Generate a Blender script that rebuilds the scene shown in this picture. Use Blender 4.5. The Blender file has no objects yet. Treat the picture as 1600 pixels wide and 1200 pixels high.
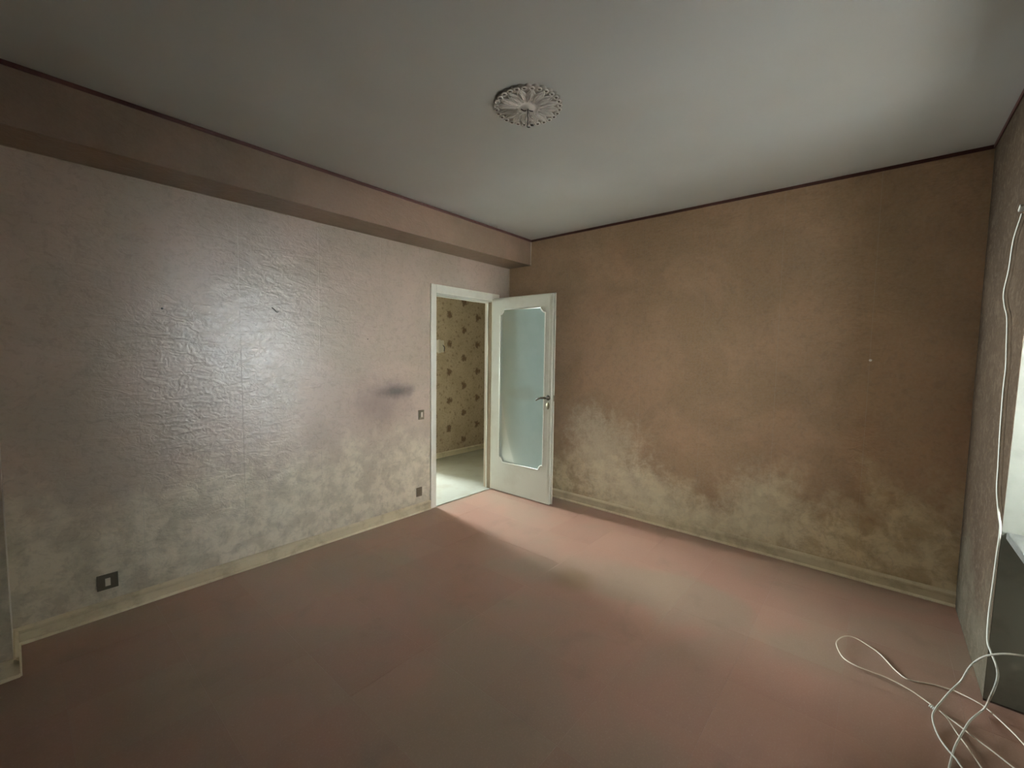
import bpy, bmesh, math, random
from mathutils import Vector, Matrix
random.seed(7)
sc = bpy.context.scene
C = sc.collection
PI = math.pi

# ------------------------------------------------------------------ camera
CAM = Vector((-3.6986, -3.2343, 1.5))
RGT = Vector((0.65116909, -0.75880696, 0.01381332))
UPV = Vector((0.04322103, 0.05524922, 0.9975367))
FWD = Vector((0.75770097, 0.64896804, -0.068773))
FPX = 670.02
cd = bpy.data.cameras.new('camera'); cam = bpy.data.objects.new('camera', cd); C.objects.link(cam)
cd.sensor_width = 36; cd.sensor_fit = 'HORIZONTAL'; cd.lens = FPX / 1600 * 36
cd.clip_start = 0.02
m = Matrix((RGT, UPV, -FWD)).transposed().to_4x4(); m.translation = CAM
cam.matrix_world = m
sc.camera = cam

# ------------------------------------------------------------------ world, lights, exposure
sc.view_settings.view_transform = 'Standard'
sc.view_settings.look = 'None'
sc.view_settings.gamma = 1
sc.view_settings.use_curve_mapping = False
sc.view_settings.exposure = 0.36
SKY_UP = 2.6
w = bpy.data.worlds.new('overcast_sky'); sc.world = w; w.use_nodes = True
nt = w.node_tree; bg = nt.nodes['Background']
tc = nt.nodes.new('ShaderNodeTexCoord'); sp = nt.nodes.new('ShaderNodeSeparateXYZ')
nt.links.new(tc.outputs['Generated'], sp.inputs[0])
rp = nt.nodes.new('ShaderNodeValToRGB')
mr = nt.nodes.new('ShaderNodeMapRange'); mr.inputs['From Min'].default_value = -1; mr.inputs['From Max'].default_value = 1
nt.links.new(sp.outputs['Z'], mr.inputs['Value']); nt.links.new(mr.outputs[0], rp.inputs[0])
e = rp.color_ramp.elements
e[0].position = 0.44; e[0].color = (0.50, 0.52, 0.48, 1)
e[1].position = 0.56; e[1].color = (0.82, 0.95, 1.0, 1)
nt.links.new(rp.outputs[0], bg.inputs['Color']); bg.inputs['Strength'].default_value = SKY_UP

def area(name, loc, rot, sx, sy, power, col, portal=False, spread=None):
    l = bpy.data.lights.new(name, 'AREA'); l.shape = 'RECTANGLE'; l.size = sx; l.size_y = sy
    l.energy = power; l.color = col
    if portal: l.cycles.is_portal = True
    if spread: l.spread = spread
    o = bpy.data.objects.new(name, l); C.objects.link(o); o.location = loc; o.rotation_euler = rot
    return o

H = 2.7286; HB = 2.4601; D = 0.3126; W = 3.6634; XR = -4.05; TW = 0.085
WX0, WX1, WZ0, WZ1 = -1.90, -0.99, 0.78, 2.12     # window opening
NIC = 0.30                                         # depth of the niche
# window_1: daylight of the overcast sky comes in through the opening
area('daylight_window', ((WX0+WX1)/2, -W-NIC-0.10, (WZ0+WZ1)/2), (PI/2, 0, 0), WX1-WX0, WZ1-WZ0, 1, (1,1,1), portal=True)
# unseen area lamps added outside the window, placed to shape the room's light
area('added_fill_wide', (-2.95, -8.40, 2.0), (PI/2, 0, 0), 7.1, 1.2, 13000, (.96,.98,.98))
area('added_fill_hotspot', (-.45, -8.38, 1.7), (PI/2, 0, 0), 1.2, 1.9, 5600, (.78,.90,1))
area('added_fill_low', (-2.35, -8.42, -.3), (PI/2, 0, 0), 1.5, 1.5, 7500, (.90,.98,1))
area('added_fill_corner', (-1.95, -8.41, 1.5), (PI/2, 0, 0), 2.1, 2.4, 14500, (.95,.98,1))
area('added_fill_upper', (-3.1, -8.42, 3.5), (PI/2, 0, 0), 2.8, 1.8, 20000, (.94,.98,1))
area('daylight_far_window', (-0.55, 4.62, 1.55), (-PI/2, 0, 0), .8, 1.4, 820, (0.86, 0.97, 1.0))

# ------------------------------------------------------------------ materials
def mat(name, col=(.5,.5,.5), rough=.5, metal=0, spec=.5, build=None, coat=0):
    ma = bpy.data.materials.new(name); ma.use_nodes = True
    n = ma.node_tree; b = n.nodes['Principled BSDF']
    b.inputs['Base Color'].default_value = (*col, 1); b.inputs['Roughness'].default_value = rough
    b.inputs['Metallic'].default_value = metal; b.inputs['Specular IOR Level'].default_value = spec
    b.inputs['Coat Weight'].default_value = coat
    if build: build(n, b)
    return ma
class NB:
    """tiny node helper"""
    def __init__(s, n): s.n = n
    def node(s, t, **k):
        x = s.n.nodes.new(t)
        for a, v in k.items(): setattr(x, a, v)
        return x
    def put(s, sock, v):
        if v is None: return
        if hasattr(v, 'is_output') or isinstance(v, bpy.types.NodeSocket): s.n.links.new(v, sock)
        else: sock.default_value = v
    def math(s, op, a, b=None, c=None, clamp=False):
        x = s.node('ShaderNodeMath', operation=op, use_clamp=clamp)
        s.put(x.inputs[0], a); s.put(x.inputs[1], b)
        if c is not None: s.put(x.inputs[2], c)
        return x.outputs[0]
    def pos(s):
        return s.node('ShaderNodeNewGeometry').outputs['Position']
    def sep(s, v):
        x = s.node('ShaderNodeSeparateXYZ'); s.put(x.inputs[0], v); return x.outputs
    def noise(s, vec, scale, detail=3, rough=.5, dist=0, col=False):
        x = s.node('ShaderNodeTexNoise'); s.put(x.inputs['Vector'], vec)
        x.inputs['Scale'].default_value = scale; x.inputs['Detail'].default_value = detail
        x.inputs['Roughness'].default_value = rough; x.inputs['Distortion'].default_value = dist
        return x.outputs[1 if col else 0]
    def mapr(s, v, a, b, c=0, d=1, smooth=True):
        x = s.node('ShaderNodeMapRange', interpolation_type='SMOOTHSTEP' if smooth else 'LINEAR')
        s.put(x.inputs[0], v)
        for i, q in zip((1,2,3,4), (a,b,c,d)): s.put(x.inputs[i], q)
        return x.outputs[0]
    def mix(s, f, a, b, mode='MIX'):
        x = s.node('ShaderNodeMix', data_type='RGBA', blend_type=mode)
        s.put(x.inputs[0], f)
        for i, q in ((6,a),(7,b)):
            s.put(x.inputs[i], (*q,1) if isinstance(q, tuple) and len(q)==3 else q)
        return x.outputs[2]
    def bump(s, h, strength, dist, normal=None):
        x = s.node('ShaderNodeBump'); x.inputs['Strength'].default_value = strength; x.inputs['Distance'].default_value = dist
        s.put(x.inputs['Height'], h)
        if normal is not None: s.put(x.inputs['Normal'], normal)
        return x.outputs[0]
    def scalev(s, v, sx, sy, sz):
        x = s.node('ShaderNodeMapping'); s.put(x.inputs[0], v); x.inputs['Scale'].default_value = (sx, sy, sz); return x.outputs[0]
    def ell(s, v, cx, cy, cz, rx, ry, rz):
        """normalised distance to an elliptic spot"""
        x = s.node('ShaderNodeMapping', vector_type='POINT'); s.put(x.inputs[0], v)
        x.inputs['Location'].default_value = (-cx/rx, -cy/ry, -cz/rz); x.inputs['Scale'].default_value = (1/rx, 1/ry, 1/rz)
        l = s.node('ShaderNodeVectorMath', operation='LENGTH'); s.put(l.inputs[0], x.outputs[0]); return l.outputs['Value']

def wallpaper(kind):
    def build(n, b):
        q = NB(n); P = q.pos(); X, Y, Z = q.sep(P)[0:3]
        big = q.noise(P, 1.6, 5, .62, .4); mid = q.noise(P, 7, 5, .65, .3); fine = q.noise(P, 60, 3, .6)
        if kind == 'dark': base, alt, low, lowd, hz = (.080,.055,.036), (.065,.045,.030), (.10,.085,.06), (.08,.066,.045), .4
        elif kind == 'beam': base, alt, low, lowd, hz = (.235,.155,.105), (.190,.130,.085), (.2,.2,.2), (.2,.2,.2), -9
        elif kind == 'left':
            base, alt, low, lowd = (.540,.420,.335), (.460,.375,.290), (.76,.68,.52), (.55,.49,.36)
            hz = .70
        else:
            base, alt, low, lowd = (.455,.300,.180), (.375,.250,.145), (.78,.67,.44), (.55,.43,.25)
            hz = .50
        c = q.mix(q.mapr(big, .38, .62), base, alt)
        # tide of faded, yellowed paper along the foot of the wall, ragged upper edge
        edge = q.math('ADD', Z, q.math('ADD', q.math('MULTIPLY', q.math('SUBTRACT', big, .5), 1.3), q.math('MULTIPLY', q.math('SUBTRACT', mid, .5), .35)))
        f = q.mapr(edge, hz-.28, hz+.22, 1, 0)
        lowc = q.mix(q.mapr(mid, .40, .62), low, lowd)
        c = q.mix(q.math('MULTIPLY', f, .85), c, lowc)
        # mottled grime of the print
        c = q.mix(q.math('MULTIPLY', q.mapr(q.noise(P, 22, 4, .7, .8), .48, .66), .22), c, (.20,.15,.11))
        c = q.mix(q.math('MULTIPLY', q.mapr(fine, .35, .7), .10 if kind in ('left','right') else .02), c, (.62,.56,.48))
        if kind != 'right' and kind != 'left': pass
        elif kind == 'left':
            wob = q.math('MULTIPLY', q.math('SUBTRACT', mid, .5), 1.1)
            s1 = q.mapr(q.math('ADD', q.ell(P, -1.49,0,1.157, .21,1,.075), wob), .05, 1.1, .78, 0)
            s2 = q.mapr(q.math('ADD', q.ell(P, -1.64,0,1.07, .36,1,.27), wob), .10, 1.25, .58, 0)
            c = q.mix(s2, c, (.22,.16,.145)); c = q.mix(s1, c, (.045,.042,.045))
        else:
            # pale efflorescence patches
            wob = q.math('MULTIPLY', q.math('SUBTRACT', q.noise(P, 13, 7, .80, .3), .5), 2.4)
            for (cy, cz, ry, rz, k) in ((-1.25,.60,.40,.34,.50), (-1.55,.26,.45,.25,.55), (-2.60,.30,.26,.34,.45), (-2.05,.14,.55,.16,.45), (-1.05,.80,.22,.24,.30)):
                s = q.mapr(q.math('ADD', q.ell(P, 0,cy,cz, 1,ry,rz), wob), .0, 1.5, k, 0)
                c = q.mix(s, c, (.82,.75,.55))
        n.links.new(c, b.inputs['Base Color'])
        # embossed scroll-work
        v = q.node('ShaderNodeTexVoronoi', feature='SMOOTH_F1'); 
        wn = q.noise(P, 14, 2, .5, 0, col=True)
        mx = q.node('ShaderNodeMix', data_type='RGBA'); mx.inputs[0].default_value = .08
        n.links.new(P, mx.inputs[6]); n.links.new(wn, mx.inputs[7])
        n.links.new(mx.outputs[2], v.inputs['Vector']); v.inputs['Scale'].default_value = 26
        ring = q.math('SINE', q.math('MULTIPLY', v.outputs['Distance'], 16))
        h = q.math('ADD', q.math('MULTIPLY', ring, .45), q.math('ADD', q.math('MULTIPLY', fine, .5), q.math('MULTIPLY', q.noise(P, 150, 2), .4)))
        b1 = q.bump(h, .30, .0015)
        wr = q.noise(q.scalev(P, 2.6, 2.6, 6), 3.4, 4, .6, .9)
        b2 = q.bump(wr, .45, .012, b1)
        n.links.new(b2, b.inputs['Normal'])
    return build
M = {}
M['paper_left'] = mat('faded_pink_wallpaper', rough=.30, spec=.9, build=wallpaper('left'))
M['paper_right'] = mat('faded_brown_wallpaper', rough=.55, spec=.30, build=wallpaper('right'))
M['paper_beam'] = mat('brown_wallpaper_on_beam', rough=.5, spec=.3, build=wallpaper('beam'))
M['paper_shaded'] = mat('shade_darkened_wallpaper', rough=.9, spec=0, build=wallpaper('dark'))  # paper darkened to hold shade and cut bounce on the unlit walls
M['plaster'] = mat('old_plaster', (.50,.46,.38), .7)

def ceil_b(n, b):
    q = NB(n); P = q.pos()
    c = q.mix(q.mapr(q.noise(P, .9, 3), .35, .65), (.60,.61,.585), (.55,.55,.515))
    n.links.new(c, b.inputs['Base Color'])
    n.links.new(q.bump(q.noise(P, 5, 3), .08, .02), b.inputs['Normal'])
M['ceiling'] = mat('ceiling_paint', rough=.42, spec=.5, build=ceil_b)

def floor_b(n, b):
    q = NB(n); P = q.pos()
    oi = q.node('ShaderNodeObjectInfo')
    fine = q.noise(P, 120, 3, .65); mid = q.noise(P, 3.0, 4, .6, .3); patch = q.noise(P, 1.1, 3, .55, .6)
    c = q.mix(q.mapr(patch, .40, .62), (.385,.225,.165), (.330,.235,.170))
    c = q.mix(q.mapr(oi.outputs['Random'], 0, 1, 0, .30), c, (.32,.165,.128))
    c = q.mix(q.math('MULTIPLY', q.mapr(fine, .5, .75), .35), c, (.46,.33,.26))
    c = q.mix(q.math('MULTIPLY', q.mapr(mid, .55, .75), .35), c, (.22,.16,.12))
    c = q.mix(q.mapr(q.noise(P, 200, 1, .5), .76, .82), c, (.60,.52,.46))
    # worn brown spot of the lino
    c = q.mix(q.mapr(q.math('ADD', q.ell(P, -1.30,-1.75,0, .16,.16,1), q.math('SUBTRACT', mid, .5)), .2, 1.2, .5, 0), c, (.22,.135,.07))
    n.links.new(c, b.inputs['Base Color'])
    h = q.math('ADD', q.noise(P, 170, 3, .6), q.math('MULTIPLY', q.noise(P, 45, 2), .6))
    n.links.new(q.bump(h, .38, .0022), b.inputs['Normal'])
M['tile'] = mat('red_vinyl_tile', rough=.33, spec=.5, build=floor_b)
M['screed'] = mat('dark_screed', (.17,.10,.08), .8)

def dirty(c1, c2, sc_=9, amt=.6, bmp=.15, stretch=(1,1,1)):
    def build(n, b):
        q = NB(n); P = q.scalev(q.pos(), *stretch)
        c = q.mix(q.math('MULTIPLY', q.mapr(q.noise(P, sc_, 5, .65), .45, .7), amt), c1, c2)
        n.links.new(c, b.inputs['Base Color'])
        n.links.new(q.bump(q.noise(P, sc_*4, 3), bmp, .002), b.inputs['Normal'])
    return build
M['board'] = mat('yellowed_skirting_paint', rough=.45, build=dirty((.68,.58,.39), (.42,.34,.21), 8, .6))
M['board_edge'] = mat('pale_quarter_round', rough=.4, build=dirty((.80,.70,.50), (.48,.39,.25), 8, .5))
M['crown'] = mat('dark_red_brown_border', (.075,.022,.016), .5, build=None)
M['strip'] = mat('pale_corner_strip', rough=.45, build=dirty((.50,.42,.32), (.34,.26,.18), 12, .6))
M['door_paint'] = mat('ivory_door_enamel', rough=.30, build=dirty((.63,.63,.53), (.50,.47,.36), 5, .35, .06))
M['casing_paint'] = mat('ivory_casing_enamel', rough=.30, build=dirty((.92,.90,.78), (.68,.64,.50), 5, .30, .06))
M['bead_paint'] = mat('white_glazing_bead', rough=.28, build=dirty((.74,.75,.66), (.56,.54,.44), 12, .3, .05))
M['bronze'] = mat('dark_aged_bronze', (.055,.048,.030), .42, .6)
M['brass'] = mat('tarnished_brass', (.19,.16,.085), .45, .5)
M['jamb_shaded'] = mat('shade_toned_jamb_paint', rough=.5, build=dirty((.40,.32,.22), (.26,.20,.13), 8, .5))  # right jamb only: its shade is put into the darker colour
M['hole'] = mat('keyhole_black', (.01,.01,.01), .8)
def glass_b(n, b):
    q = NB(n); P = q.pos()
    out = n.nodes['Material Output']
    dif = q.node('ShaderNodeBsdfDiffuse'); tr = q.node('ShaderNodeBsdfTranslucent'); gl = q.node('ShaderNodeBsdfGlossy')
    c = q.mix(q.mapr(q.noise(P, 5, 4, .6), .3, .7), (.42,.56,.52), (.47,.60,.56))
    dull_patch = q.mapr(q.math('ADD', q.ell(P, -.28,-.42,1.10, 1,.26,.09), q.math('MULTIPLY', q.math('SUBTRACT', q.noise(P, 6, 3), .5), 1.0)), .2, 1.2, .45, 0)
    c = q.mix(dull_patch, c, (.33,.38,.31))  # duller oval across the glass at handle height
    n.links.new(c, dif.inputs[0]); n.links.new(c, tr.inputs[0])
    gl.inputs['Roughness'].default_value = .32; gl.inputs[0].default_value = (.9,.95,.95,1)
    bu = q.bump(q.noise(P, 300, 2), .25, .0008); n.links.new(bu, dif.inputs['Normal']); n.links.new(bu, gl.inputs['Normal'])
    m1 = q.node('ShaderNodeMixShader'); m1.inputs[0].default_value = .22
    n.links.new(dif.outputs[0], m1.inputs[1]); n.links.new(tr.outputs[0], m1.inputs[2])
    fr = q.node('ShaderNodeFresnel'); fr.inputs[0].default_value = 1.5
    m2 = q.node('ShaderNodeMixShader'); n.links.new(fr.outputs[0], m2.inputs[0])
    n.links.new(m1.outputs[0], m2.inputs[1]); n.links.new(gl.outputs[0], m2.inputs[2])
    n.links.new(m2.outputs[0], out.inputs['Surface'])
M['frost'] = mat('frosted_teal_glass', build=glass_b)
M['clear'] = mat('window_glass', (.95,.98,.97), .02); 
_b = M['clear'].node_tree.nodes['Principled BSDF']; _b.inputs['Transmission Weight'].default_value = 1; _b.inputs['IOR'].default_value = 1.05
M['gesso'] = mat('white_gesso', rough=.6, build=dirty((.84,.80,.74), (.62,.58,.51), 30, .5))
M['cable'] = mat('white_cable_sheath', (.62,.60,.52), .42)
M['cable_thin'] = mat('ivory_cable_sheath', (.66,.58,.46), .42)
M['wire_dark'] = mat('dark_wire', (.035,.03,.028), .5)
M['wire_white'] = mat('white_wire', (.60,.56,.50), .5)
M['plate'] = mat('aged_metal_cover_plate', (.21,.175,.12), .38, .55)
M['plate_dark'] = mat('dark_bronze_cover_plate', (.13,.11,.075), .45, .4)
M['button'] = mat('ivory_plastic', (.70,.62,.50), .35)
M['intercom'] = mat('cream_plastic', (.72,.64,.52), .45)
M['nail_glint'] = mat('painted_glint_white', (.9,.88,.82), .3)  # white colour stands in for the glint on the steel nail
M['steel'] = mat('steel', (.6,.6,.58), .25, 1)
M['reveal'] = mat('reveal_plaster', rough=.6, build=dirty((.22,.22,.185), (.15,.145,.12), 6, .5, .5))
M['wood_white'] = mat('white_window_paint', (.66,.66,.62), .35)
M['marble'] = mat('grey_marble_sill', rough=.5, build=dirty((.16,.16,.145), (.11,.11,.10), 8, .6, .05))
M['hall_tile'] = mat('cream_hall_floor', rough=.20, build=dirty((.45,.45,.38), (.38,.36,.28), 4, .6, .05))
M['hall_plain'] = mat('hall_paint', (.50,.44,.33), .6)
M['conc'] = mat('balcony_concrete', rough=.8, build=dirty((.10,.08,.065), (.07,.06,.05), 3, .6))
def hall_b(n, b):
    q = NB(n); P = q.pos(); X, Y, Z = q.sep(P)[0:3]
    # staggered lattice of small bouquets, pitch 0.20 x 0.21 m
    px, pz = .285, .41
    col = q.math('DIVIDE', X, px); ci = q.math('FLOOR', col)
    odd = q.math('MODULO', q.math('ABSOLUTE', ci), 2)
    fx = q.math('SUBTRACT', q.math('FRACT', col), .5)
    zz = q.math('ADD', q.math('DIVIDE', Z, pz), q.math('MULTIPLY', odd, .5))
    fz = q.math('SUBTRACT', q.math('FRACT', zz), .5)
    dx = q.math('MULTIPLY', fx, px); dz = q.math('MULTIPLY', fz, pz)
    r = q.math('SQRT', q.math('ADD', q.math('MULTIPLY', dx, dx), q.math('MULTIPLY', dz, dz)))
    a = q.math('ARCTAN2', dz, dx)
    pet = q.math('MULTIPLY', q.math('COSINE', q.math('MULTIPLY', a, 3)), .006)
    fl = q.mapr(q.math('ADD', q.math('SUBTRACT', r, pet), q.math('MULTIPLY', q.math('SUBTRACT', q.noise(P, 26, 4, .75), .5), .16)), .034, .060, 1, 0)
    eye = q.mapr(r, .006, .018, 1, 0)
    v = q.node('ShaderNodeTexVoronoi'); n.links.new(q.scalev(P, 1, 1, 1), v.inputs['Vector']); v.inputs['Scale'].default_value = 13
    lf = q.mapr(v.outputs['Distance'], .16, .30, 1, 0)
    twig = q.mapr(q.noise(P, 38, 3, .6, 1.2), .54, .60)
    c = q.mix(q.mapr(q.noise(P, 4, 4), .3, .7), (.62,.49,.34), (.53,.41,.27))
    c = q.mix(q.math('MULTIPLY', twig, .35), c, (.26,.17,.09))
    c = q.mix(q.math('MULTIPLY', lf, .45), c, (.22,.13,.07))
    c = q.mix(q.math('MULTIPLY', fl, .72), c, (.14,.065,.032))
    c = q.mix(q.math('MULTIPLY', eye, .7), c, (.25,.14,.06))
    n.links.new(c, b.inputs['Base Color'])
M['hall_paper'] = mat('flowered_hall_wallpaper', rough=.7, spec=.3, build=hall_b)

# ------------------------------------------------------------------ mesh helpers
def add_box(bm, x0,x1,y0,y1,z0,z1):
    if x0>x1: x0,x1=x1,x0
    if y0>y1: y0,y1=y1,y0
    if z0>z1: z0,z1=z1,z0
    v = [bm.verts.new(p) for p in ((x0,y0,z0),(x1,y0,z0),(x1,y1,z0),(x0,y1,z0),(x0,y0,z1),(x1,y0,z1),(x1,y1,z1),(x0,y1,z1))]
    for f in ((3,2,1,0),(4,5,6,7),(0,1,5,4),(1,2,6,5),(2,3,7,6),(3,0,4,7)): bm.faces.new([v[i] for i in f])
    return v
def boxes(*bs, bevel=0, seg=2):
    bm = bmesh.new()
    for b_ in bs: add_box(bm, *b_)
    if bevel: bmesh.ops.bevel(bm, geom=bm.edges[:], offset=bevel, segments=seg, affect='EDGES', profile=.5)
    return bm
def prism(poly, axis, a, b, bevel=0):
    """poly: list of 2-D points; axis 'x','y','z' is the extrusion direction"""
    bm = bmesh.new()
    def P3(p, t):
        return {'x': (t,p[0],p[1]), 'y': (p[0],t,p[1]), 'z': (p[0],p[1],t)}[axis]
    lo = [bm.verts.new(P3(p,a)) for p in poly]; hi = [bm.verts.new(P3(p,b)) for p in poly]
    n = len(poly)
    bm.faces.new(lo); bm.faces.new(hi[::-1])
    for i in range(n): bm.faces.new((lo[i], hi[i], hi[(i+1)%n], lo[(i+1)%n]))
    bmesh.ops.recalc_face_normals(bm, faces=bm.faces[:])
    if bevel: bmesh.ops.bevel(bm, geom=bm.edges[:], offset=bevel, segments=2, affect='EDGES')
    return bm
def lathe(profile, n=32, bm=None, mtx=None):
    bm = bm or bmesh.new(); rings = []
    for r, z in profile:
        if r < 1e-6: rings.append([bm.verts.new((0,0,z))])
        else: rings.append([bm.verts.new((r*math.cos(2*PI*i/n), r*math.sin(2*PI*i/n), z)) for i in range(n)])
    for a, b in zip(rings, rings[1:]):
        for i in range(n):
            j = (i+1) % n
            if len(a)==1 and len(b)==1: continue
            if len(a)==1: bm.faces.new((a[0], b[i], b[j]))
            elif len(b)==1: bm.faces.new((a[i], b[0], a[j]))
            else: bm.faces.new((a[i], b[i], b[j], a[j]))
    bmesh.ops.recalc_face_normals(bm, faces=bm.faces[:])
    if mtx is not None: bm.transform(mtx)
    return bm
def catmull(pts, sub=6):
    pts = [Vector(p) for p in pts]; out = []
    P = [pts[0]*2-pts[1]] + pts + [pts[-1]*2-pts[-2]]
    for i in range(1, len(P)-2):
        a,b,c,d = P[i-1:i+3]
        for k in range(sub):
            t = k/sub
            out.append(.5*((2*b)+(c-a)*t+(2*a-5*b+4*c-d)*t*t+(3*b-a-3*c+d)*t**3))
    out.append(pts[-1]); return out
def tube(bm, path, r, n=8, closed=False):
    path = [Vector(p) for p in path]; rings = []
    up = None
    for i, p in enumerate(path):
        if closed: t = path[(i+1)%len(path)] - path[i-1]
        else: t = path[min(i+1,len(path)-1)] - path[max(i-1,0)]
        t.normalize()
        if up is None:
            up = Vector((0,0,1)) if abs(t.z) < .9 else Vector((1,0,0))
        s = t.cross(up).normalized(); up = s.cross(t).normalized()
        rr = r[i] if isinstance(r, list) else r
        rings.append([bm.verts.new(p + rr*(math.cos(2*PI*k/n)*s + math.sin(2*PI*k/n)*up)) for k in range(n)])
    m_ = len(rings)
    for i in range(m_ if closed else m_-1):
        a, b = rings[i], rings[(i+1)%m_]
        for k in range(n): bm.faces.new((a[k], a[(k+1)%n], b[(k+1)%n], b[k]))
    if not closed: bm.faces.new(rings[0][::-1]); bm.faces.new(rings[-1])
    bmesh.ops.recalc_face_normals(bm, faces=bm.faces[:])
    return bm
def obj(name, bm, material, parent=None, smooth=False, loc=None):
    me = bpy.data.meshes.new(name); bm.to_mesh(me); bm.free(); me.materials.append(M[material] if isinstance(material, str) else material)
    if smooth:
        for p in me.polygons: p.use_smooth = True
    o = bpy.data.objects.new(name, me); C.objects.link(o); o.parent = parent
    if loc: o.location = loc
    return o
def struct(name, bm, material, label=None, parent=None, loc=None):
    o = obj(name, bm, material, parent, loc=loc)
    if parent is None: o['kind'] = 'structure'
    if label: o['label'] = label
    return o
def thing(name, label, cat, loc=(0,0,0), rotz=0, group=None):
    o = bpy.data.objects.new(name, None); C.objects.link(o); o.empty_display_size = .1
    o.location = loc; o.rotation_euler = (0,0,rotz); o['label'] = label; o['category'] = cat
    if group: o['group'] = group
    return o
def tag(o, label, cat, group=None):
    o['label'] = label; o['category'] = cat
    if group: o['group'] = group
    return o
def sempty(name, label, loc=(0,0,0)):
    o = bpy.data.objects.new(name, None); C.objects.link(o); o.location = loc; o['kind'] = 'structure'; o['label'] = label
    return o
def wall_boxes(u0,u1,z0,z1,holes, put):
    """rectangles of a wall of u x z minus rectangular holes, one box each"""
    us = sorted({u0,u1,*[h for q in holes for h in q[:2]]}); zs = sorted({z0,z1,*[h for q in holes for h in q[2:]]})
    out = []
    for a,b in zip(us, us[1:]):
        run = None
        for c,d in zip(zs, zs[1:]):
            solid = not any(h[0] <= a and b <= h[1] and h[2] <= c and d <= h[3] for h in holes)
            if solid:
                if run and abs(run[1]-c) < 1e-9: run[1] = d
                else:
                    run = [c,d]; out.append((a,b,run))
            else: run = None
    return [put(a,b,r[0],r[1]) for a,b,r in out]

# ------------------------------------------------------------------ shell
T = .0014                        # thickness of the wallpaper strips
DX0, DX1, DZ = -1.075, -0.268, 2.085   # rough opening of the doorway in wall_left
# floor with its vinyl tiles
fl = struct('floor', boxes((XR,0,-W-NIC-.1,.0,-.12,-.004)), 'screed', 'floor bed under the red vinyl tiles')
TS = .405; G = .0004
def tile_mesh(x0,x1,y0,y1):
    """tile with rounded upper edge, centred on its own origin"""
    hx, hy = (x1-x0)/2-G/2, (y1-y0)/2-G/2; e_ = .0005
    bm = bmesh.new()
    lo = [bm.verts.new((sx*hx, sy*hy, -.004)) for sx,sy in ((-1,-1),(1,-1),(1,1),(-1,1))]
    mi = [bm.verts.new((sx*hx, sy*hy, -.0003)) for sx,sy in ((-1,-1),(1,-1),(1,1),(-1,1))]
    hi = [bm.verts.new((sx*(hx-e_), sy*(hy-e_), 0)) for sx,sy in ((-1,-1),(1,-1),(1,1),(-1,1))]
    for a,b in ((lo,mi),(mi,hi)):
        for i in range(4): bm.faces.new((a[i], a[(i+1)%4], b[(i+1)%4], b[i]))
    bm.faces.new(hi); bm.faces.new(lo[::-1])
    return bm
cache = {}
xs = [XR] + [v for v in [-1.18+TS*k for k in range(-9,5)] if XR+.02 < v < -.02] + [0]
ys = [-W] + [v for v in [-1.965+TS*k for k in range(-9,9)] if -W+.02 < v < -.02] + [0]
def put_tile(x0,x1,y0,y1):
    key = (round(x1-x0,4), round(y1-y0,4))
    if key not in cache:
        o = obj('floor_tile', tile_mesh(x0,x1,y0,y1), 'tile', fl); cache[key] = o
    else:
        o = cache[key].copy(); C.objects.link(o); o.parent = fl
    o.location = ((x0+x1)/2, (y0+y1)/2, random.choice((0,0,0,0,-.0004,.0003)))
for x0,x1 in zip(xs, xs[1:]):
    for y0,y1 in zip(ys, ys[1:]): put_tile(x0,x1,y0,y1)
for x0,x1 in ((WX0,-1.59),(-1.59,-1.18),(-1.18,WX1+.03)): put_tile(x0,x1,-W-NIC,-W)
# ceiling
struct('ceiling', boxes((XR-.1,2.6,-W-NIC-.2,6.0,H,H+.12)), 'ceiling', 'off white painted ceiling')
# left wall (with the doorway) and its strips of wallpaper
wl = struct('wall_left', boxes(*wall_boxes(XR,2.6,0,H,[(DX0,DX1,0,DZ)], lambda a,b,c,d: (a,b,T,TW,c,d))), 'plaster', 'left wall with the doorway, faded pinkish wallpaper')
def strip(parent, axis, u0,u1,z0,z1, face, inward, material, holes=()):
    """wallpaper strip on the plane axis=face, T thick; inward = +1/-1 direction of the wall behind"""
    g = .0005
    bs = wall_boxes(u0+g, u1-g, z0, z1, [h for h in holes if h[0] < u1 and h[1] > u0 and True], lambda a,b,c,d: (a,b,c,d))
    bm = bmesh.new()
    for a,b,c,d in bs:
        if axis == 'y': add_box(bm, a,b, face, face+inward*T, c, d)
        else: add_box(bm, face, face+inward*T, a,b, c, d)
    return obj('wallpaper_strip', bm, material, parent)
def clip(h, a, b): return [(max(q[0],a), min(q[1],b), q[2], q[3]) for q in h if q[0] < b and q[1] > a]
edges_l = [-3.762+.0, -3.232, -2.701, -2.171, -1.642, -1.112, -.582, -.052, 0]
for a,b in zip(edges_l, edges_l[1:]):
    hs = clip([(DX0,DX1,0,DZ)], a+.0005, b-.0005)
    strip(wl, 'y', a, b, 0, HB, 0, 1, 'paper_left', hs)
# right wall
wr = struct('wall_right', boxes((T,TW,-W-.0,T,0,H)), 'plaster', 'right wall, brown faded wallpaper with pale damp patches')
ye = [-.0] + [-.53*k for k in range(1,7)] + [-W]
for b,a in zip(ye, ye[1:]): strip(wr, 'x', a, b, 0, H-.0, 0, 1, 'paper_right')
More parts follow.
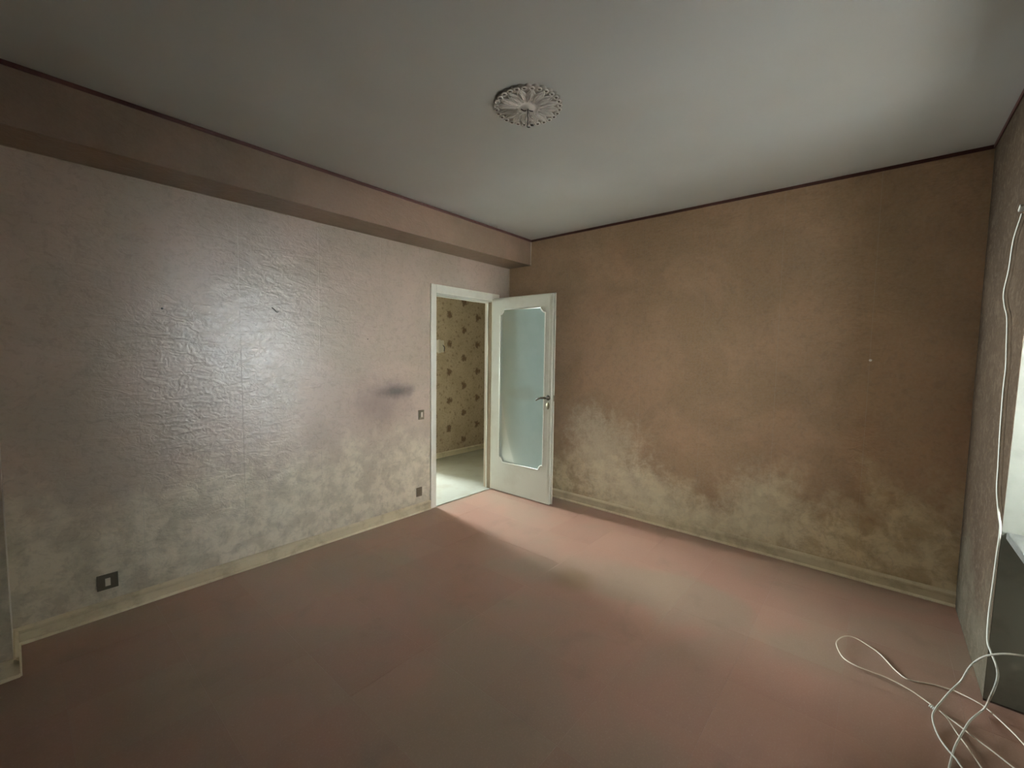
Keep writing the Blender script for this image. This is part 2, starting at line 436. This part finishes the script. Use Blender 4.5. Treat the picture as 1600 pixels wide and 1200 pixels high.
# near wall with the window niche; the niche edge leans slightly
wn = sempty('wall_near', 'window wall at the right, brown paper darkened for shade, open niche under the window')
WN = .0                                           # inner face at Y = -W
def lean(z): return -.945 - .105*z/1.56           # X of the niche edge at height z
poly_r = [(TW, 0), (lean(0), 0), (lean(WZ1), WZ1), (TW, WZ1)]
obj('wall_pier', prism(poly_r, 'y', -W-NIC-.12, -W-T), 'reveal', wn)
pr = [(0-.0005, 0), (lean(0)+.0, 0), (lean(WZ1), WZ1), (lean(H), H), (0, H)]
cut = -.53
obj('wallpaper_strip', prism([(0,0),(cut+.0005,0),(cut+.0005,H),(0,H)], 'y', -W-T, -W), 'paper_shaded', wn)
obj('wallpaper_strip', prism([(cut-.0005,0),(lean(0),0),(lean(WZ1),WZ1),(cut-.0005,WZ1)], 'y', -W-T, -W), 'paper_shaded', wn)
obj('wallpaper_strip', prism([(cut-.0005,WZ1),(XR,WZ1),(XR,H),(cut-.0005,H)], 'y', -W-T, -W), 'paper_shaded', wn)
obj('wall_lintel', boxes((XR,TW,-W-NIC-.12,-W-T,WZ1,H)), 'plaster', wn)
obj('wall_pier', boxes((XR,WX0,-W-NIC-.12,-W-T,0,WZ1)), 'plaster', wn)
for a,b in ((XR,-3.45),(-3.45,-2.92),(-2.92,-2.39),(-2.39,WX0)): obj('wallpaper_strip', boxes((a+.0005,b-.0005,-W-T,-W,0,WZ1)), 'paper_shaded', wn)
obj('niche_parapet', boxes((WX0,lean(0)+.0,-W-NIC-.12,-W-NIC,0,WZ0-.03)), 'plaster', wn)
# window: frame, mullion, panes, sill
w1 = sempty('window_1', 'white framed window over the niche', (0,0,0))
yf = -W-NIC-.07; xa, xb = WX0, lean(WZ0)
obj('window_frame', boxes((xa,xa+.05,yf-.05,yf+.01,WZ0,WZ1),(lean(WZ1)-.055,xb+.03,yf-.05,yf+.01,WZ0,WZ1),(xa,xb,yf-.05,yf+.01,WZ0,WZ0+.05),(xa,xb,yf-.05,yf+.01,WZ1-.05,WZ1)), 'wood_white', w1)
xm = (xa+xb)/2-.01
obj('window_mullion', boxes((xm-.03,xm+.03,yf-.045,yf+.02,WZ0+.05,WZ1-.05), bevel=.004), 'wood_white', w1)
obj('window_pane', boxes((xa+.05,xm-.03,yf-.022,yf-.018,WZ0+.05,WZ1-.05)), 'clear', w1)
obj('window_pane', boxes((xm+.03,lean(WZ1)-.055,yf-.022,yf-.018,WZ0+.05,WZ1-.05)), 'clear', w1)
obj('window_sill', boxes((xa,lean(WZ0)+.004,-W-NIC-.16,-W-.015,WZ0-.03,WZ0), bevel=.004), 'marble', w1)
# rear wall behind the camera
wre = struct('wall_rear', boxes((XR-TW,XR,-W-NIC-.1,0+TW,0,H)), 'paper_shaded', 'wall behind the viewer, brown wallpaper darkened to cut bounce light')
# beam and pilaster
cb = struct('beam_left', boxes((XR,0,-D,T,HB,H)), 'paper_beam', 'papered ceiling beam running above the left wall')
pil = struct('pilaster_left', boxes((XR,-3.752,-D,T,0,HB)), 'paper_left', 'papered pilaster at the left end of the wall')
# dark border under the ceiling
cr = .022
struct('trim_1', boxes((XR,-.007,-D-.007,-D,H-cr,H), bevel=.002), 'crown', 'dark red-brown border along the beam')
struct('trim_2', boxes((-.007,0,-W,-D,H-cr,H), bevel=.002), 'crown', 'dark red-brown border along the right wall')
struct('trim_3', boxes((XR,-.007,-W,-W+.007,H-cr,H), bevel=.002), 'crown', 'dark red-brown border along the window wall')
struct('trim_4', boxes((-3.75,-.006,-.006,0,HB-.007,HB), bevel=.002), 'strip', 'pale strip where wall meets the beam underside')
struct('trim_5', boxes((-.013,0,-.010,0,.09,HB), bevel=.003), 'strip', 'pale vertical strip in the corner behind the door')
struct('trim_6', boxes((-.012,0,-D-.0035,-D,HB,H-cr), bevel=.0015), 'strip', 'pale edging at the end of the beam')
# skirting boards
prof = [(0,0),(-.014,0),(-.014,.058),(-.018,.062),(-.018,.074),(-.012,.082),(-.006,.088),(0,.088)]
def base(name, kind, a, b, label):
    root = sempty(name, label)
    if kind == 'y0': bmx = prism([(p[0], p[1]) for p in prof], 'x', a, b); bead = prism([(-.014,0),(-.024,0),(-.024,.006),(-.020,.012),(-.014,.014)], 'x', a, b)
    if kind == 'x0':
        bmx = prism([(p[0], p[1]) for p in prof], 'y', a, b); bead = prism([(-.014,0),(-.028,0),(-.028,.005),(-.023,.012),(-.014,.015)], 'y', a, b)
    if kind == 'x1': bmx = prism([(-p[0]-3.752, p[1]) for p in prof], 'y', a, b); bead = prism([(.014-3.752,0),(.024-3.752,0),(.020-3.752,.012),(.014-3.752,.014)], 'y', a, b)
    if kind == 'yd': bmx = prism([(p[0]-D, p[1]) for p in prof], 'x', a, b); bead = prism([(-.014-D,0),(-.024-D,0),(-.020-D,.012),(-.014-D,.014)], 'x', a, b)
    if kind == 'yw': bmx = prism([(-p[0]-W, p[1]) for p in prof], 'x', a, b); bead = prism([(.014-W,0),(.024-W,0),(.020-W,.012),(.014-W,.014)], 'x', a, b)
    obj('board', bmx, 'board', root); obj('quarter_round', bead, 'board_edge', root)
base('baseboard_left', 'y0', -3.752, -1.120, 'yellowed skirting board under the left wall')
base('baseboard_corner', 'y0', -.172, 0, 'short skirting behind the open door')
base('baseboard_right', 'x0', -W, -.018, 'cream skirting board with pale quarter round along the right wall')
base('baseboard_pilaster', 'x1', -D-.018, -.02, 'skirting on the side of the pilaster')
base('baseboard_pilaster_front', 'yd', XR, -3.734, 'skirting on the front of the pilaster')

# ------------------------------------------------------------------ doorway and door
d1 = sempty('door_1', 'ivory door with frosted glass, standing open into the room')
CI, CO = -1.055, -1.118           # casing inner / outer edge on the left
HZ0, HZ1 = 2.062, 2.152
obj('door_casing', boxes((CO,CI,-.016,.0,0,HZ1), bevel=.003), 'casing_paint', d1)
obj('door_casing', boxes((-.280,-.172,-.016,.0,0,HZ1), bevel=.003), 'casing_paint', d1)
obj('door_head', prism([(CI,HZ0+.012),(-.280,HZ0+.012),(-.280,HZ1),(CI,HZ1)], 'y', -.016, 0, .003), 'casing_paint', d1)
obj('door_jamb', boxes((-1.075,CI,0,TW+.01,0,HZ0+.02),), 'door_paint', d1)
obj('door_jamb', boxes((-.283,-.268,0,TW+.01,0,HZ0+.02)), 'jamb_shaded', d1)
obj('door_stop', boxes((CI,-.283,-.006,TW+.01,HZ0,HZ0+.02),(CI,-.283,.045,.060,HZ0-.012,HZ0), (-.290,-.283,.045,.06,0,HZ0)), 'door_paint', d1)
obj('threshold', boxes((-1.055,-.283,-.004,TW+.01,-.004,.006), bevel=.002), 'hall_tile', d1)['label'] = 'pale stone threshold strip'
# leaf, in local axes: x along the leaf from the hinge, y = away from the hall-side face, z up
ang = math.radians(-89.5)
leaf = bpy.data.objects.new('door_leaf', None); C.objects.link(leaf); leaf.parent = d1
leaf.location = (-.287, -.020, 0); leaf.rotation_euler = (0,0,ang)
LW, LT, LZ0, LZ1 = .788, .042, .012, 2.092
GU0, GU1, GZ0, GZ1, NR = .112, .706, .335, 1.972, .050    # bead outline
def notched(u0,u1,z0,z1,r,k=6):
    """rectangle with concave quarter-round corners, counter-clockwise"""
    pts = []
    for cx,cz,a0 in ((u0,z0,90),(u1,z0,180),(u1,z1,270),(u0,z1,0)):
        arc = [(cx+r*math.cos(math.radians(a0-90*i/k)), cz+r*math.sin(math.radians(a0-90*i/k))) for i in range(k+1)]
        pts += arc
    return pts
# stiles and rails: a slab with the notched hole
def slab_with_hole(u0,u1,z0,z1,hole,y0,y1):
    bm = bmesh.new()
    hs = hole; n = len(hs); k = n//4
    outer = [(u0,z0),(u1,z0),(u1,z1),(u0,z1)]
    def side(y):
        O = [bm.verts.new((a,y,b)) for a,b in outer]; Hh = [bm.verts.new((a,y,b)) for a,b in hs]
        fs = []
        for c in range(4):
            arc = Hh[c*k:(c+1)*k]
            for i in range(k-1): fs.append(bm.faces.new((O[c], arc[i+1], arc[i])))
            fs.append(bm.faces.new((O[c], O[(c+1)%4], Hh[((c+1)*k)%n], arc[-1])))
        return O, Hh
    a = side(y0); b = side(y1)
    for i in range(4): bm.faces.new((a[0][i], a[0][(i+1)%4], b[0][(i+1)%4], b[0][i]))
    for i in range(n): bm.faces.new((a[1][i], b[1][i], b[1][(i+1)%n], a[1][(i+1)%n]))
    bmesh.ops.recalc_face_normals(bm, faces=bm.faces[:])
    return bm
hole = notched(GU0,GU1,GZ0,GZ1,NR)
obj('door_panel', slab_with_hole(0,LW,LZ0,LZ1,hole,0,LT), 'door_paint', leaf)
obj('door_lip', boxes((0,LW+.012,LT-.014,LT+.002,LZ0,LZ1+.01), (.745,.750,-.0006,.001,.10,LZ1-.03), bevel=.0004, seg=1), 'door_paint', leaf)
# cut: the lip must stay a ring, so rebuild it round the glass
bpy.data.objects.remove(bpy.data.objects['door_lip'])
bm = boxes((LW-.001,LW+.014,LT-.016,LT+.001,LZ0,LZ1+.010),(0,LW+.014,LT-.016,LT+.001,LZ1-.001,LZ1+.010), bevel=.002)
obj('door_lip', bm, 'door_paint', leaf)
obj('door_moulding', boxes((.757,.7595,-.0022,.0005,.10,LZ1-.02), bevel=.0008), 'door_paint', leaf)
# glass and beads
bm = bmesh.new(); pts = notched(GU0-.0,GU1+.0,GZ0,GZ1,NR)
cx, cz = (GU0+GU1)/2, (GZ0+GZ1)/2
for y in (.018, .023):
    c = bm.verts.new((cx,y,cz)); vs = [bm.verts.new((a,y,b)) for a,b in pts]
    for i in range(len(vs)): bm.faces.new((c, vs[i], vs[(i+1)%len(vs)]))
bmesh.ops.recalc_face_normals(bm, faces=bm.faces[:])
gl = obj('glass_pane', bm, 'frost', leaf); gl['label'] = 'frosted pale teal glass'
def bead(y, r):
    inner = notched(GU0+.004,GU1-.004,GZ0+.004,GZ1-.004,NR+.002)
    return tube(bmesh.new(), [(a,y,b) for a,b in inner], r, 8, closed=True)
obj('glazing_bead', bead(.0015, .0065), 'bead_paint', leaf, True)
obj('glazing_bead', bead(LT-.001, .0065), 'bead_paint', leaf, True)
# lever handle: rosette, neck, lever
def ybase(x, z, sgn):                      # disc axis along -y (hall side) or +y
    return Matrix.Translation((x, 0 if sgn < 0 else LT, z)) @ Matrix.Rotation(PI/2 if sgn < 0 else -PI/2, 4, 'X')
for sgn in (-1, 1):
    y0 = 0 if sgn < 0 else LT
    bm = lathe([(0,0),(.025,0),(.027,.002),(.025,.006),(.014,.010),(.010,.012),(.0095,.042),(.011,.046),(.011,.056),(.006,.061),(0,.062)], 24, mtx=ybase(.757,1.080,sgn))
    tube(bm, catmull([(.757,y0+sgn*.050,1.080),(.735,y0+sgn*.053,1.081),(.70,y0+sgn*.054,1.077),(.665,y0+sgn*.052,1.064),(.645,y0+sgn*.050,1.050)], 5), [.012]*5+[.0115]*5+[.0105]*5+[.009]*5+[.007], 10)
    obj('door_handle', bm, 'bronze', leaf, True)
    bm = lathe([(0,0),(.019,0),(.021,.002),(.019,.0045),(0,.006)], 24)
    bm.transform(ybase(.757,1.000,sgn) @ Matrix.Diagonal((1,1.75,1,1)))
    obj('keyhole_plate', bm, 'brass', leaf, True)
    yk = y0 + sgn*.0061
    obj('keyhole', boxes((.7545,.7595,yk-.0006,yk+.0006,.985,1.012), bevel=.0004), 'hole', leaf)
obj('lock_plate', boxes((LW+.0132,LW+.0145,.028,.039,1.045,1.105)), 'brass', leaf)
for z in (.28, 1.08, 1.86):
    bm = lathe([(0,-.045),(.007,-.045),(.007,.045),(.004,.052),(0,.054)], 12, mtx=Matrix.Translation((-.006,LT+.003,z)))
    obj('hinge', bm, 'brass', leaf, True)

# ------------------------------------------------------------------ hall behind the doorway
HY = 1.50
struct('floor_hall', boxes((-2.6,2.6,TW,6.0,-.12,0)), 'hall_tile', 'pale cream hall floor beyond the doorway')
OX0, OX1, OZ = -1.22, -.36, 2.10
wh = struct('wall_hall', boxes(*wall_boxes(-2.6,2.6,0,H,[(OX0,OX1,0,OZ)], lambda a,b,c,d: (a,b,HY,HY+TW,c,d))), 'hall_paper', 'hall wall with brown flowered wallpaper')
struct('wall_hall_left', boxes((-2.72,-2.6,TW,6.0,0,H)), 'hall_plain')
struct('wall_hall_right', boxes((2.6,2.72,TW,6.0,0,H)), 'hall_plain')
bh = sempty('baseboard_hall', 'pale skirting under the flowered hall wallpaper')
obj('board', prism([(-p[0]*-1+HY, p[1]*.9) for p in prof], 'x', OX1+.06, 2.6), 'board_edge', bh)
d2 = sempty('door_2', 'open doorway on the far side of the hall')
obj('door_casing', boxes((OX1,OX1+.06,HY-.015,HY,0,OZ+.06),(OX0-.06,OX0,HY-.015,HY,0,OZ+.06),(OX0,OX1,HY-.015,HY,OZ,OZ+.06)), 'door_paint', d2)
struct('wall_far', boxes(*wall_boxes(-2.6,2.6,0,H,[(-1.4,-.2,.85,2.25)], lambda a,b,c,d: (a,b,4.70,4.82,c,d))), 'hall_plain', 'wall with a window in the room beyond the hall')
w2 = sempty('window_2', 'window lighting the room beyond the hall')
obj('window_frame', boxes((-1.4,-1.35,4.72,4.78,.85,2.25),(-.25,-.2,4.72,4.78,.85,2.25),(-1.35,-.25,4.72,4.78,.85,.90),(-1.35,-.25,4.72,4.78,2.20,2.25),(-.82,-.78,4.72,4.78,.90,2.20)), 'wood_white', w2)

# ------------------------------------------------------------------ outside: balcony
bal = struct('balcony', boxes((-4.6,.8,-W-NIC-1.35,-W-NIC-.12,-.25,-.05)), 'conc', 'concrete balcony outside the window')

# ------------------------------------------------------------------ ceiling rose
RX, RY = -1.985, -1.845
rose = thing('ceiling_rose', 'round white gesso ceiling rose with moulded petals, in the middle of the ceiling', 'ceiling rose', (RX,RY,H))
R0 = .168
bm = bmesh.new(); n = 336
def rr_(t): return R0*(.955+.060*abs(math.cos(14*t)))
rings = []
for (f, z) in ((1,0),(1,-.006),(.985,-.010),(.95,-.012),(.90,-.009),(.60,-.009),(.32,-.012),(.30,-.012)):
    rings.append([bm.verts.new((f*rr_(2*PI*i/n)*math.cos(2*PI*i/n), f*rr_(2*PI*i/n)*math.sin(2*PI*i/n), z)) for i in range(n)])
for a,b in zip(rings, rings[1:]):
    for i in range(n): bm.faces.new((a[i], a[(i+1)%n], b[(i+1)%n], b[i]))
bm.faces.new(rings[-1]); bmesh.ops.recalc_face_normals(bm, faces=bm.faces[:])
M['gesso_plate'] = mat('shade_toned_gesso', (.42,.38,.33), .7)  # plate darkened to paint shade between the petals
obj('rose_plate', bm, 'gesso_plate', rose, True)
def petal_mesh():
    bm = bmesh.new(); N = 12; K = 8
    rows = []
    for i in range(N+1):
        t = i/N; r = .048 + t*.098
        hw = .0015 + .0190*math.sin(PI*min(1,t*1.02))**.8*(.55+.6*t)
        row = []
        for k in range(K+1):
            s = -1+2*k/K
            z = -.009 - .0110*math.sin(PI*t)**.5*(1-abs(s)**3) + .008*math.sin(PI*t)*(abs(s) > .30)*(abs(s) < .72) - .003*(k==K//2)
            row.append(bm.verts.new((r, s*hw, z)))
        rows.append(row)
    for a,b in zip(rows, rows[1:]):
        for k in range(K): bm.faces.new((a[k], a[k+1], b[k+1], b[k]))
    # outline ribs
    for s in (-1,1):
        path = [(.048+t*.100, s*(.0015+.0212*math.sin(PI*min(1,t*1.02))**.8*(.55+.6*t)), -.0130) for t in [i/N for i in range(N+1)]]
        tube(bm, path, .0036, 6)
    for s in (-1,1):
        path = [(.062+t*.070, s*(.001+.0105*math.sin(PI*min(1,t*1.02))), -.0175-.002*math.sin(PI*t)) for t in [i/8 for i in range(9)]]
        tube(bm, path, .0022, 6)
    bmesh.ops.recalc_face_normals(bm, faces=bm.faces[:])
    return bm
NP = 16
p0 = obj('petal', petal_mesh(), 'gesso', rose, True)
for k in range(1, NP):
    o = p0.copy(); C.objects.link(o); o.parent = rose; o.rotation_euler = (0,0,2*PI*k/NP)
def loop_mesh():
    bm = bmesh.new()
    path = [(.156+.010*math.cos(a), .011*math.sin(a), -.0125) for a in [2*PI*i/14 for i in range(14)]]
    tube(bm, path, .0035, 6, closed=True)
    return bm
l0 = obj('rim_loop', loop_mesh(), 'gesso', rose, True)
for k in range(28):
    o = l0 if k == 0 else l0.copy()
    if k: C.objects.link(o); o.parent = rose
    o.rotation_euler = (0,0,2*PI*(k+.5)/28)
M['gesso_shadow'] = mat('painted_recess_shade', (.16,.135,.11), .9)  # dark discs paint the shade in the gaps of the rim
r0 = obj('rim_shade_spot', lathe([(0,-.0138),(.0075,-.0138),(.0075,-.011),(0,-.011)], 12, mtx=Matrix.Translation((.160,0,-.001))), 'gesso_shadow', rose)
for k in range(28):
    o = r0 if k == 0 else r0.copy()
    if k: C.objects.link(o); o.parent = rose
    o.rotation_euler = (0,0,2*PI*(k+.5)/28)
obj('centre_boss', lathe([(.052,-.006),(.054,-.013),(.048,-.017),(.044,-.013),(.034,-.015),(.020,-.019),(.008,-.020),(0,-.020)], 40), 'gesso', rose, True)
# hanging wires
cw = thing('ceiling_wire', 'cut electric wires hanging from the middle of the white ceiling rose', 'wire', (RX,RY,H-.018))
def wire(name, pts, r, material, lab=None):
    o = obj(name, tube(bmesh.new(), catmull(pts, 5), r, 8), material, cw, True)
    if lab: o['label'] = lab
r_ = RGT.xy.to_3d().normalized()           # wires spread across the room's diagonal
def wp(a, b, z): return (r_.x*a - r_.y*0*b + FWD.x*b, r_.y*a + FWD.y*b, z)
wire('dark_lead', [(0,0,.004), wp(-.001,0,-.02), wp(.001,0,-.05), wp(-.002,0,-.076), wp(.000,-.002,-.088), wp(.012,-.004,-.090)], .0022, 'wire_dark', 'dark lead with bent end')
wire('hook', [wp(-.034,0,-.002), wp(-.018,0,-.010), wp(0,0,-.006), wp(.012,0,-.010), wp(.026,0,-.012)], .0022, 'wire_dark', 'dark hook bar')
wire('white_lead', [wp(-.002,0,0), wp(-.012,.0,-.02), wp(-.038,0,-.03), wp(-.040,0,-.05), wp(-.034,0,-.075), wp(-.018,0,-.084), wp(-.010,0,-.074), wp(-.012,0,-.05), wp(-.006,0,-.03)], .0026, 'wire_white', 'white lead bent in a loop')
wire('white_lead', [wp(.003,0,0), wp(.008,0,-.03), wp(.018,0,-.042), wp(.030,0,-.050), wp(.030,0,-.066), wp(.022,0,-.074), wp(.010,0,-.066)], .0026, 'wire_white', 'white lead with dark tip')
obj('terminal', lathe([(0,-.006),(.0048,-.006),(.0048,.006),(0,.006)], 10, mtx=Matrix.Translation(wp(.024,0,-.078)) @ Matrix.Rotation(1.2,4,'Y')), 'wire_dark', cw)

# ------------------------------------------------------------------ switch and sockets on the left wall
def plate(name, label, cat, x, z, w_, h_, pm, bw, bh, lit=True):
    t = thing(name, label, cat, (x, 0, z))
    bm = boxes((-w_/2,w_/2,-.009,0,-h_/2,h_/2), bevel=.002)
    obj('cover_plate', bm, pm, t)
    obj('inner_frame', boxes((-w_*.30,w_*.30,-.0115,-.0085,-h_*.34,h_*.34), bevel=.001), pm, t)
    return t
t = plate('light_switch', 'small metal light switch with ivory rocker, beside the doorway', 'switch', -1.226, .925, .062, .088, 'plate', .02, .05)
obj('rocker', boxes((-.011,.011,-.017,-.011,-.022,.026), bevel=.002), 'button', t)
t = plate('wall_socket', 'small metal blank socket low on the wall beside the doorway', 'socket', -1.250, .196, .062, .085, 'plate', .02, .05)
obj('socket_insert', boxes((-.013,.013,-.0135,-.011,-.026,.026), bevel=.001), 'plate', t)
for dz in (-.014, 0, .014):
    obj('pin_hole', lathe([(0,0),(.0028,0),(.0028,-.0015),(0,-.0015)], 10, mtx=Matrix.Translation((0,-.0137,dz)) @ Matrix.Rotation(PI/2,4,'X')), 'hole', t)
t = plate('wall_socket', 'dark bronze socket with ivory insert, low at the left above the skirting', 'socket', -3.400, .195, .088, .086, 'plate_dark', .02, .05)
obj('socket_insert', boxes((-.011,.011,-.015,-.011,-.022,.022), bevel=.0015), 'button', t)
# nails and marks
def nail(label, pos, axis, r, L, m_='wire_dark', tilt=0):
    mt = Matrix.Translation(pos) @ (Matrix.Rotation(PI/2, 4, 'X') if axis == 'y' else Matrix.Rotation(-PI/2, 4, 'Y'))
    bm = lathe([(0,0),(r*.4,0),(r*.4,L-.002),(r,L-.002),(r,L),(0,L+.0005)], 12)
    o = obj('nail', bm, m_); o.matrix_world = mt; tag(o, label, 'nail'); return o
nail('dark nail head high on the left wall, nearest the pilaster', (-3.107,0,1.742), 'y', .006, .006)
nail('tiny dark nail right of the other two on the left wall, towards the doorway', (-1.77,0,1.61), 'y', .004, .005)
nail('small shiny nail sticking out of the right wall', (0,-3.184,1.494), 'x', .0085, .018, 'nail_glint')
hk = thing('wall_hook', 'small dark bent hook in the middle of the left wall', 'hook', (-2.49,0,1.785))
obj('shank', tube(bmesh.new(), catmull([(-.012,.001,.016),(-.006,-.008,.010),(.002,-.010,.000),(.012,-.010,-.012)], 4), .0028, 8), 'wire_dark', hk, True)
obj('tip', tube(bmesh.new(), catmull([(.012,-.010,-.012),(.020,-.012,-.014),(.024,-.014,-.008)], 4), .0022, 8), 'wire_dark', hk, True)

# hall intercom
ic = thing('wall_telephone', 'cream intercom handset on the flowered hall wall, seen through the doorway', 'intercom', (0,0,0))
ic.location = (.245, HY, 1.60)
obj('body', boxes((-.075,.06,-.035,0,-.085,.085), bevel=.012), 'intercom', ic)
obj('handset', boxes((-.068,-.025,-.062,-.034,-.095,.095), bevel=.010), 'intercom', ic)
obj('cord', tube(bmesh.new(), catmull([(.03,-.03,.02),(.055,-.04,-.01),(.05,-.045,-.05),(.06,-.03,-.07)], 5), .006, 8), 'wire_dark', ic, True)

# ------------------------------------------------------------------ cables at the lower right
def px(u, v, z):
    d = FWD + RGT*((u-800)/FPX) - UPV*((v-600)/FPX)
    t = (z-CAM.z)/d.z
    return CAM + d*t
def pxy(u, v, y):
    d = FWD + RGT*((u-800)/FPX) - UPV*((v-600)/FPX)
    t = (y-CAM.y)/d.y
    return CAM + d*t
rt = .0028; rk = .0037
# thin looped cable: points read off the floor, with the height of each above it
loop = [(1604,1168,.02),(1583,1145,.02),(1543,1108,.02),(1523,1095,.018),(1497,1082,.012),(1487,1078,.01),(1455,1069,rt),(1420,1062,rt),(1400,1048,rt),(1375,1022,.006),(1357,1009,.010),(1337,997,.012),(1322,994,.012),(1310,999,.012),(1307,1008,.012),(1317,1027,.012),(1337,1040,.014),(1362,1050,.016),(1390,1061,.018),(1425,1080,.018),(1455,1101,.014),(1478,1118,.016),(1503,1137,.016),(1523,1153,.016),(1550,1173,.016),(1582,1198,.016),(1592,1206,.016)]
cb1 = thing('thin_cable', 'thin ivory cable lying on the floor in a long loop, tied with a knot', 'cable', tuple(px(1457,1106,0)))
def rel(pts, o): return [p - Vector(o.location) for p in pts]
obj('cable_loop', tube(bmesh.new(), rel(catmull([px(*q) for q in loop], 8), cb1), rt, 8), 'cable_thin', cb1, True)
obj('cable_tail', tube(bmesh.new(), rel(catmull([px(*q) for q in [(1470,1112,.016),(1480,1122,.012),(1487,1133,.008),(1497,1148,.006),(1510,1165,.006),(1534,1200,.006),(1540,1208,.006)]], 6), cb1), rt*.9, 8), 'cable_thin', cb1, True)
kn = bmesh.new()
c0 = px(1457,1105,.013) - Vector(cb1.location)
dr = (px(1470,1114,.013)-px(1444,1094,.013)).normalized(); sd = dr.cross(Vector((0,0,1)))
for k in range(3):
    cc = c0 + dr*(k-1)*.0075
    tube(kn, [cc + .0055*(math.cos(a)*sd + math.sin(a)*Vector((0,0,1))) + dr*.002*math.sin(a) for a in [2*PI*i/12 for i in range(12)]], .0026, 6, closed=True)
obj('knot', kn, 'cable', cb1, True)
# thick white cable: hangs down the niche edge, then curls over the floor
yw = -W+.012
hang = [(1597,334,yw),(1584,375,yw),(1577,420,yw),(1569,456,yw),(1570,478,yw),(1574,498,yw),(1573,544,yw),(1572,575,yw),(1568,610,yw),(1563,677,yw),(1560,730,yw),(1558,767,yw),(1561,805,yw),(1563,827,yw),(1557,872,yw),(1550,925,yw),(1545,962,yw),(1543,1000,yw+.01)]
pa = [pxy(u,v,y) for u,v,y in hang] + [pxy(u,v,-W+q_) for u,v,q_ in ((1548,1018,.022),(1556,1038,.03),(1559,1055,.04),(1555,1072,.05),(1547,1090,.065))]
pb = [px(*q) for q in [(1538,1107,.030),(1517,1125,.026),(1505,1143,.022),(1493,1165,.014),(1488,1180,.008),(1483,1200,rk),(1481,1212,rk)]]
cb2 = thing('hanging_cable', 'white cable hanging down beside the window niche and curling onto the floor', 'cable', tuple(px(1538,1090,0)))
obj('cable_run', tube(bmesh.new(), rel(catmull(pa+pb, 6), cb2), rk, 8), 'cable', cb2, True)
g = pxy(1597,326,yw) - Vector(cb2.location)
bm = boxes((-.022,.012,-.010,.010,-.006,.006), bevel=.003); bm.transform(Matrix.Translation(g) @ Matrix.Rotation(.5,4,'Y'))
obj('clip', bm, 'cable', cb2)
# second thick cable: arch from the niche to the floor
arch_top = [pxy(u,v,-W+q_) for u,v,q_ in ((1612,1027,.04),(1600,1025,.045),(1577,1022,.055),(1560,1022,.065),(1541,1025,.075),(1525,1033,.085),(1513,1045,.10))]
arch = [(1502,1063,.055),(1490,1075,.042),(1482,1083,.038),(1470,1097,.030),(1462,1107,.024),(1457,1119,.016),(1460,1135,.008),(1468,1153,rk),(1480,1170,rk),(1493,1185,.014),(1503,1199,.014),(1512,1209,.010)]
cb3 = thing('curled_cable', 'white cable curling from under the window across the floor beside the knot', 'cable', tuple(px(1460,1125,0)))
obj('cable_run', tube(bmesh.new(), rel(catmull(arch_top + [px(*q) for q in arch], 8), cb3), rk*.9, 8), 'cable', cb3, True)
